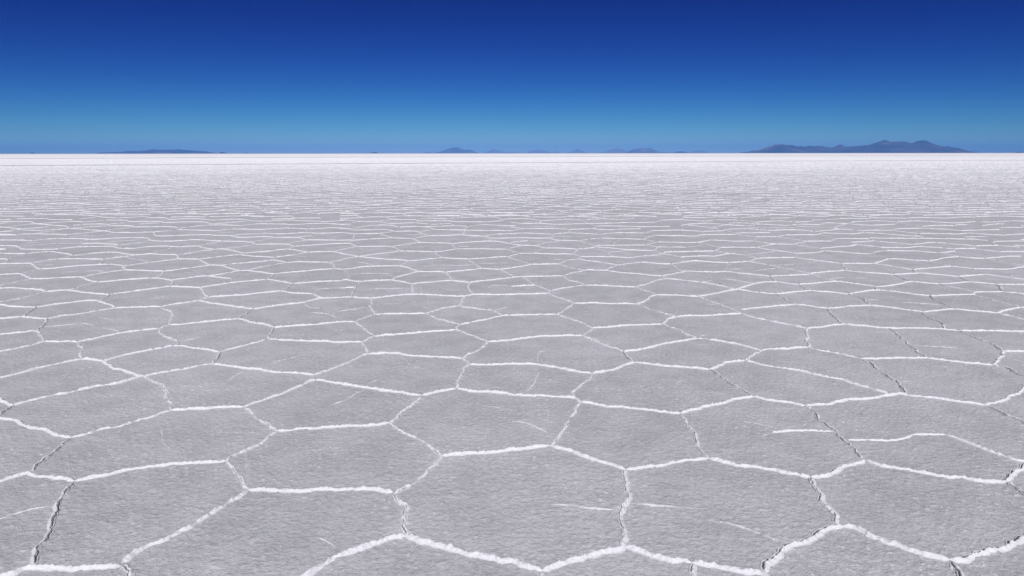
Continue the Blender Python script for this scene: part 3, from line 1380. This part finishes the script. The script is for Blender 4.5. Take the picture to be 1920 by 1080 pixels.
tag(o, 'flat grey-white salt crust of the desert plain reaching the horizon', 'salt flat', 'structure')
print('ground', len(verts), round(time.time() - T0, 1))


# ---------------------------------------------------------------------------
# two faint vehicle tracks far out: low raised bands of dirty pressed salt
def track(pts, half, height, label):
    p = np.array(pts, float)
    xs = np.linspace(p[0, 0], p[-1, 0], 120)
    ys = np.interp(xs, p[:, 0], p[:, 1])
    gx, gy = on_ground(xs, ys)
    tx = np.gradient(gx); ty = np.gradient(gy); l = np.hypot(tx, ty); nx, ny = -ty / l, tx / l
    u = np.array([-1, -0.72, -0.4, 0, 0.4, 0.72, 1]); hz = np.array([-0.02, 1, 0.75, 0.9, 0.75, 1, -0.02])
    x = gx[:, None] + nx[:, None] * u * half; y = gy[:, None] + ny[:, None] * u * half
    z = hz * height * (0.7 + 0.6 * vnoise(x / 3, y / 3, 5))
    z[:, 0] = z[:, -1] = -0.02
    V = np.stack([x, y, z], -1)
    o = mesh_object('vehicle_track', V.reshape(-1, 3), grid_quads(1, 120, 7, 0), M_TRACK)
    tag(o, label, 'track', 'structure')


track([(-60, 298.3), (160, 297.2), (640, 295.1), (960, 294.3), (1500, 292.2), (1980, 291.1)], 2.2, 0.13,
      'thin grey track line closest to the horizon, crossing the far white salt')
track([(-60, 311.2), (160, 310), (900, 305.8), (1500, 302.1), (1840, 300.8), (1980, 300.3)], 1.6, 0.05,
      'fainter grey track line across the salt, the nearer of the two')


# ---------------------------------------------------------------------------
# mountains and islets, each a solid relief at its own distance
def mountain(name, label, cat, D, depth, prof, origin, scale, horizon, seed, mat=M_ROCK, rough=0.35):
    p = np.array(prof, float)
    px = origin[0] + p[:, 0] / scale
    hy = 287.1 - (px - 960) * math.tan(ROLL)                  # horizon row here
    py = hy - (horizon - p[:, 1]) / scale
    d = direction(px, py); t = D / d[:, 1]
    gx = d[:, 0] * t; gz = np.maximum(EYE + d[:, 2] * t, 0)
    step = D * 0.00035
    n = int(min(900, max(24, (gx[-1] - gx[0]) / step)))
    x = np.linspace(gx[0], gx[-1], n); hz = np.interp(x, gx, gz)
    hz = hz * smooth(0, 0.004, (x - x[0]) / (x[-1] - x[0])) * smooth(0, 0.004, (x[-1] - x) / (x[-1] - x[0]))
    hz = hz * (1 + 0.10 * (fbm(x / (hz.max() * 0.9), x * 0, seed + 4, 4) - 0.5))
    m = 41
    v = np.linspace(-1, 1, m)
    Xg, Vg = np.meshgrid(x, v, indexing='ij')
    H = hz[:, None] * np.ones((1, m))
    env = (1 - np.abs(Vg)) ** 1.1
    sc_ = max(hz.max(), 1) * 1.6
    rid = 1 - np.abs(2 * fbm(Xg / sc_, Vg * depth / sc_, seed, 4) - 1)
    away = smooth(0, 0.45, np.abs(Vg))
    Zg = H * env * (1 - rough * away * (1 - rid) * 1.8) 
    Zg = np.maximum(Zg, 0) * (1 - (np.abs(Vg) > 0.999)) - 0.004 * hz.max() * (np.abs(Vg) > 0.999) - 0.5
    Yg = D + Vg * depth * 0.5 * (0.12 + 0.88 * (hz / hz.max())[:, None] ** 0.7) * (0.85 + 0.3 * fbm(Xg / (sc_ * 3), Xg * 0, seed + 9, 2))
    V = np.stack([Xg, Yg, Zg], -1)
    i = (np.arange(n - 1) * m)[:, None] + np.arange(m - 1)[None]
    i = i.ravel(); q = np.stack([i, i + m, i + m + 1, i + 1], -1)
    o = mesh_object(name, V.reshape(-1, 3), q, mat)
    tag(o, label, cat, 'structure')
    return o


A, SA, HA = (160, 250), 6.0, 227
B, SB, HB = (640, 250), 6.0, 221
C3, SC, HC = (940, 250), 4.571, 166.5
mountain('mountain', 'long low blue mountain ridge on the left horizon', 'mountain', 22500, 1500,
         [(130, 224), (150, 219), (300, 213), (400, 208), (440, 204), (460, 198), (500, 200), (560, 198), (600, 202), (630, 193), (660, 196), (700, 191), (740, 180), (780, 178), (830, 184), (880, 184), (960, 187), (1030, 180), (1100, 186), (1200, 194), (1300, 198), (1350, 202), (1400, 212), (1470, 222), (1490, 226)], A, SA, HA, 3)
mountain('islet', 'dark flat islet just right of the long left mountain ridge', 'islet', 13000, 90,
         [(1500, 226), (1515, 214), (1530, 210), (1550, 211), (1570, 215), (1590, 226)], A, SA, HA, 5)
mountain('islet', 'barely visible dark speck of an islet, second right of the long left ridge', 'islet', 14000, 50,
         [(1800, 226), (1810, 218), (1822, 219), (1835, 226)], A, SA, HA, 6)
mountain('islet', 'small dark islet nearest the left edge of the horizon', 'islet', 12000, 60,
         [(-622, 227), (-612, 219), (-600, 213), (-590, 215), (-575, 221), (-565, 227)], A, SA, HA, 7)
mountain('islet', 'dark humped islet left of the pale cone-shaped mountain', 'islet', 13000, 80,
         [(290, 220), (310, 216), (340, 217), (355, 209), (382, 205), (400, 211), (415, 220)], B, SB, HB, 8)
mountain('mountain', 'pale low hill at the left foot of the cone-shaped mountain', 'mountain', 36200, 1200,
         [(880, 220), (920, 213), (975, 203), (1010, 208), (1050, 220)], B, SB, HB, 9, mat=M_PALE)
mountain('mountain', 'pale blue cone-shaped mountain with one sharp summit left of centre', 'mountain', 30000, 1500,
         [(1040, 220), (1060, 214), (1100, 205), (1150, 190), (1200, 170), (1250, 155), (1280, 151), (1297, 147), (1320, 153), (1360, 175), (1400, 187), (1440, 180), (1480, 194), (1550, 220)], B, SB, HB, 10, mat=M_MID)
mountain('mountain', 'pale rounded hill first right of the cone-shaped mountain', 'mountain', 36200, 1400,
         [(1590, 220), (1650, 200), (1690, 184), (1730, 178), (1780, 190), (1820, 205), (1860, 211), (1900, 204), (1925, 206), (1980, 211), (2080, 220)], B, SB, HB, 11, mat=M_PALE)
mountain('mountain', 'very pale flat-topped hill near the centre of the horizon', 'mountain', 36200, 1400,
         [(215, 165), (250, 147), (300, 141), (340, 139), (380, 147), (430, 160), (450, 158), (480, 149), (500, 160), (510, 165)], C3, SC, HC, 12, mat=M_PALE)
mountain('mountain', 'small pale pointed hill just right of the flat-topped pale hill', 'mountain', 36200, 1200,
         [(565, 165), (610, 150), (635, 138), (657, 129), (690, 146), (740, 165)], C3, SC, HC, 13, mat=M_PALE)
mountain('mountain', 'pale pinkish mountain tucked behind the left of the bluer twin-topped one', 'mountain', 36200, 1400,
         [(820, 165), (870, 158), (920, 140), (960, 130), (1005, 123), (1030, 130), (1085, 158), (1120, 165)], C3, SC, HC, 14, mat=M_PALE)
mountain('mountain', 'blue twin-topped mountain right of the picture centre', 'mountain', 29500, 1300,
         [(1060, 165), (1080, 158), (1120, 138), (1160, 128), (1200, 123), (1230, 129), (1265, 119), (1300, 133), (1340, 150), (1380, 160), (1440, 162), (1460, 165)], C3, SC, HC, 15, mat=M_MID)
mountain('mountain', 'low dark-blue sliver of hill just right of the twin-topped mountain', 'mountain', 29000, 900,
         [(1465, 165), (1510, 154), (1550, 152), (1590, 160), (1610, 165)], C3, SC, HC, 16)
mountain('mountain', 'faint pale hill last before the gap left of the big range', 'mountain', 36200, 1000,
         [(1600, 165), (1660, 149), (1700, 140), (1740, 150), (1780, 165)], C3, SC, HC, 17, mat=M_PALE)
R4 = [(110, 277), (160, 271), (250, 262), (280, 250), (400, 235), (450, 220), (520, 195), (580, 180), (620, 162), (650, 152), (680, 155), (740, 155), (800, 168), (860, 165), (920, 175), (970, 190), (1015, 178), (1060, 190), (1100, 182), (1140, 170), (1180, 182), (1240, 176), (1320, 182), (1400, 200), (1450, 203), (1500, 190), (1550, 165), (1580, 152), (1620, 170), (1650, 188), (1720, 185)]
R5 = [(0, 174), (60, 172), (110, 170), (170, 162), (230, 155), (290, 135), (350, 115), (400, 100), (445, 86), (480, 100), (520, 118), (560, 108), (620, 114), (700, 110), (740, 125), (820, 135), (870, 110), (920, 96), (980, 95), (1030, 105), (1080, 128), (1140, 150), (1220, 172), (1280, 180), (1310, 174), (1350, 188), (1420, 195), (1480, 205), (1530, 225), (1590, 250), (1650, 262), (1670, 266)]
RNG = [(1370 + a / 7.68, (278 - b) / 7.68) for a, b in R4] + [(1600 + a / 7.385, (266 - b) / 7.385) for a, b in R5]
mountain('mountain', 'large dark blue mountain range with several summits on the right horizon', 'mountain', 19000, 2600,
         [(a, -b) for a, b in RNG], (0, 0), 1.0, 0.0, 18, rough=0.42)
mountain('mountain', 'very faint small hill behind the right end of the big range', 'mountain', 36200, 1000,
         [(1560, 264), (1610, 240), (1660, 226), (1710, 232), (1745, 248), (1790, 264)], (1600, 250), 7.385, 266, 19, mat=M_PALE)
mountain('islet', 'tiny dark islet close to the right edge of the horizon', 'islet', 12000, 40,
         [(1903, 0), (1906, -1.0), (1911, -1.9), (1915, -1.2), (1918, 0)], (0, 0), 1.0, 0.0, 20)


# ---------------------------------------------------------------------------
# a few dark stones lying on the crust
def stone(px, py, size, label, seed):
    import bmesh
    gx, gy = on_ground(np.array(px), np.array(py))
    bm = bmesh.new(); bmesh.ops.create_icosphere(bm, subdivisions=3, radius=1.0)
    r_ = np.random.default_rng(seed); ph = r_.random(3) * 40
    for v in bm.verts:
        x, y, z = v.co
        k = 0.72 + 0.5 * float(fbm(np.array([x * 1.3 + ph[0]]), np.array([y * 1.3 + z * 1.7 + ph[1]]), seed, 3)[0])
        v.co = (x * k * size, y * k * size * 0.7, z * k * size * 0.42)
    me = bpy.data.meshes.new('stone'); bm.to_mesh(me); bm.free()
    me.materials.append(M_STONE)
    o = bpy.data.objects.new('stone', me); o.location = (float(gx), float(gy), size * 0.16)
    o.rotation_euler[2] = r_.random() * 3
    col.objects.link(o)
    tag(o, label, 'stone')


stone(1147.5, 457, 0.017, 'dark pebble on the grey crust, farthest of the pebbles', 1)
stone(1150.5, 492.5, 0.014, 'second-farthest dark pebble, lying just below the farthest one', 2)
stone(1205, 507, 0.011, 'third dark pebble from the horizon, in the open middle of a plate', 3)
stone(1350, 532, 0.013, 'dark pebble farthest right in the middle distance, by a ridge line', 4)
stone(1615.5, 777, 0.008, 'tiny dark pebble nearest the camera on a right-hand plate', 5)

# ---------------------------------------------------------------------------
# air: one closed box of thin haze round everything
HT = 385.0
hv = [(x, y, z) for x in (-38000, 38000) for y in (-2000, 38000) for z in (-1.0, HT)]
hq = [(0, 1, 3, 2), (4, 6, 7, 5), (0, 4, 5, 1), (2, 3, 7, 6), (0, 2, 6, 4), (1, 5, 7, 3)]
mh = bpy.data.materials.new('haze_mat'); mh.use_nodes = True
nt_ = mh.node_tree; nt_.nodes.clear()
pv = nt_.nodes.new('ShaderNodeVolumePrincipled'); om = nt_.nodes.new('ShaderNodeOutputMaterial')
pv.inputs['Color'].default_value = HAZE_COLOR
pv.inputs['Density'].default_value = HAZE_DENSITY; pv.inputs['Anisotropy'].default_value = HAZE_G
nt_.links.new(pv.outputs[0], om.inputs['Volume'])
o = mesh_object('haze', hv, hq, mh, shade=False)
tag(o, 'thin blue haze of the far distance over the salt plain', 'haze', 'stuff')

# ---------------------------------------------------------------------------
# light
sun = bpy.data.lights.new('sun', 'SUN'); sun.energy = SUN_ENERGY; sun.angle = math.radians(0.53)
sun.color = (1.0, 0.965, 0.93)
so = bpy.data.objects.new('sun', sun); col.objects.link(so)
so.rotation_euler = (math.radians(90 - SUN_ELEV), 0, math.radians(SUN_AZ))
w = bpy.data.worlds.new('World'); scene.world = w; w.use_nodes = True
nt_ = w.node_tree; nt_.nodes.clear()
sky = nt_.nodes.new('ShaderNodeTexSky'); sky.sky_type = 'NISHITA'; sky.sun_disc = False
sky.sun_elevation = math.radians(SUN_ELEV); sky.sun_rotation = math.radians(180 - SUN_AZ)
sky.altitude = 3600; sky.air_density = SKY_AIR; sky.dust_density = SKY_DUST; sky.ozone_density = SKY_OZONE
# response of the polarised, deep-blue exposure: one power law per channel
bg = nt_.nodes.new('ShaderNodeBackground'); bg.inputs['Strength'].default_value = SKY_STRENGTH
wo = nt_.nodes.new('ShaderNodeOutputWorld')
sep = nt_.nodes.new('ShaderNodeSeparateColor'); com = nt_.nodes.new('ShaderNodeCombineColor')
nt_.links.new(sky.outputs[0], sep.inputs[0])
for i_ in range(3):
    k_, g_, c_ = SKY_CURVE[i_]
    m0 = nt_.nodes.new('ShaderNodeMath'); m0.operation = 'MULTIPLY'; m0.inputs[1].default_value = 0.1
    m1 = nt_.nodes.new('ShaderNodeMath'); m1.operation = 'POWER'; m1.inputs[1].default_value = g_
    m2 = nt_.nodes.new('ShaderNodeMath'); m2.operation = 'MULTIPLY'; m2.inputs[1].default_value = k_ / SKY_STRENGTH
    m3 = nt_.nodes.new('ShaderNodeMath'); m3.operation = 'MULTIPLY_ADD'; m3.inputs[1].default_value = c_; m3.inputs[2].default_value = 1.0
    m4 = nt_.nodes.new('ShaderNodeMath'); m4.operation = 'DIVIDE'
    nt_.links.new(sep.outputs[i_], m0.inputs[0]); nt_.links.new(m0.outputs[0], m1.inputs[0])
    nt_.links.new(m1.outputs[0], m2.inputs[0]); nt_.links.new(m1.outputs[0], m3.inputs[0])
    nt_.links.new(m2.outputs[0], m4.inputs[0]); nt_.links.new(m3.outputs[0], m4.inputs[1])
    nt_.links.new(m4.outputs[0], com.inputs[i_])
nt_.links.new(com.outputs[0], bg.inputs[0]); nt_.links.new(bg.outputs[0], wo.inputs[0])

# camera
cam = bpy.data.cameras.new('camera'); cam.sensor_width = 36; cam.lens = FPX / 1920 * 36
cam.clip_start = 0.05; cam.clip_end = 120000
co = bpy.data.objects.new('camera', cam); col.objects.link(co)
M = Matrix.Identity(4)
for a_, vec in enumerate((RIGHT, UP, -FWD)):
    for b_ in range(3): M[b_][a_] = float(vec[b_])
M.translation = (0, 0, EYE)
co.matrix_world = M
scene.camera = co

scene.view_settings.view_transform = 'Standard'; scene.view_settings.look = 'None'
scene.view_settings.exposure = EXPOSURE; scene.view_settings.gamma = 1.0
scene.cycles.max_bounces = 6; scene.cycles.volume_bounces = VBOUNCE
scene.cycles.use_denoising = USE_DENOISE
print('built', round(time.time() - T0, 1))
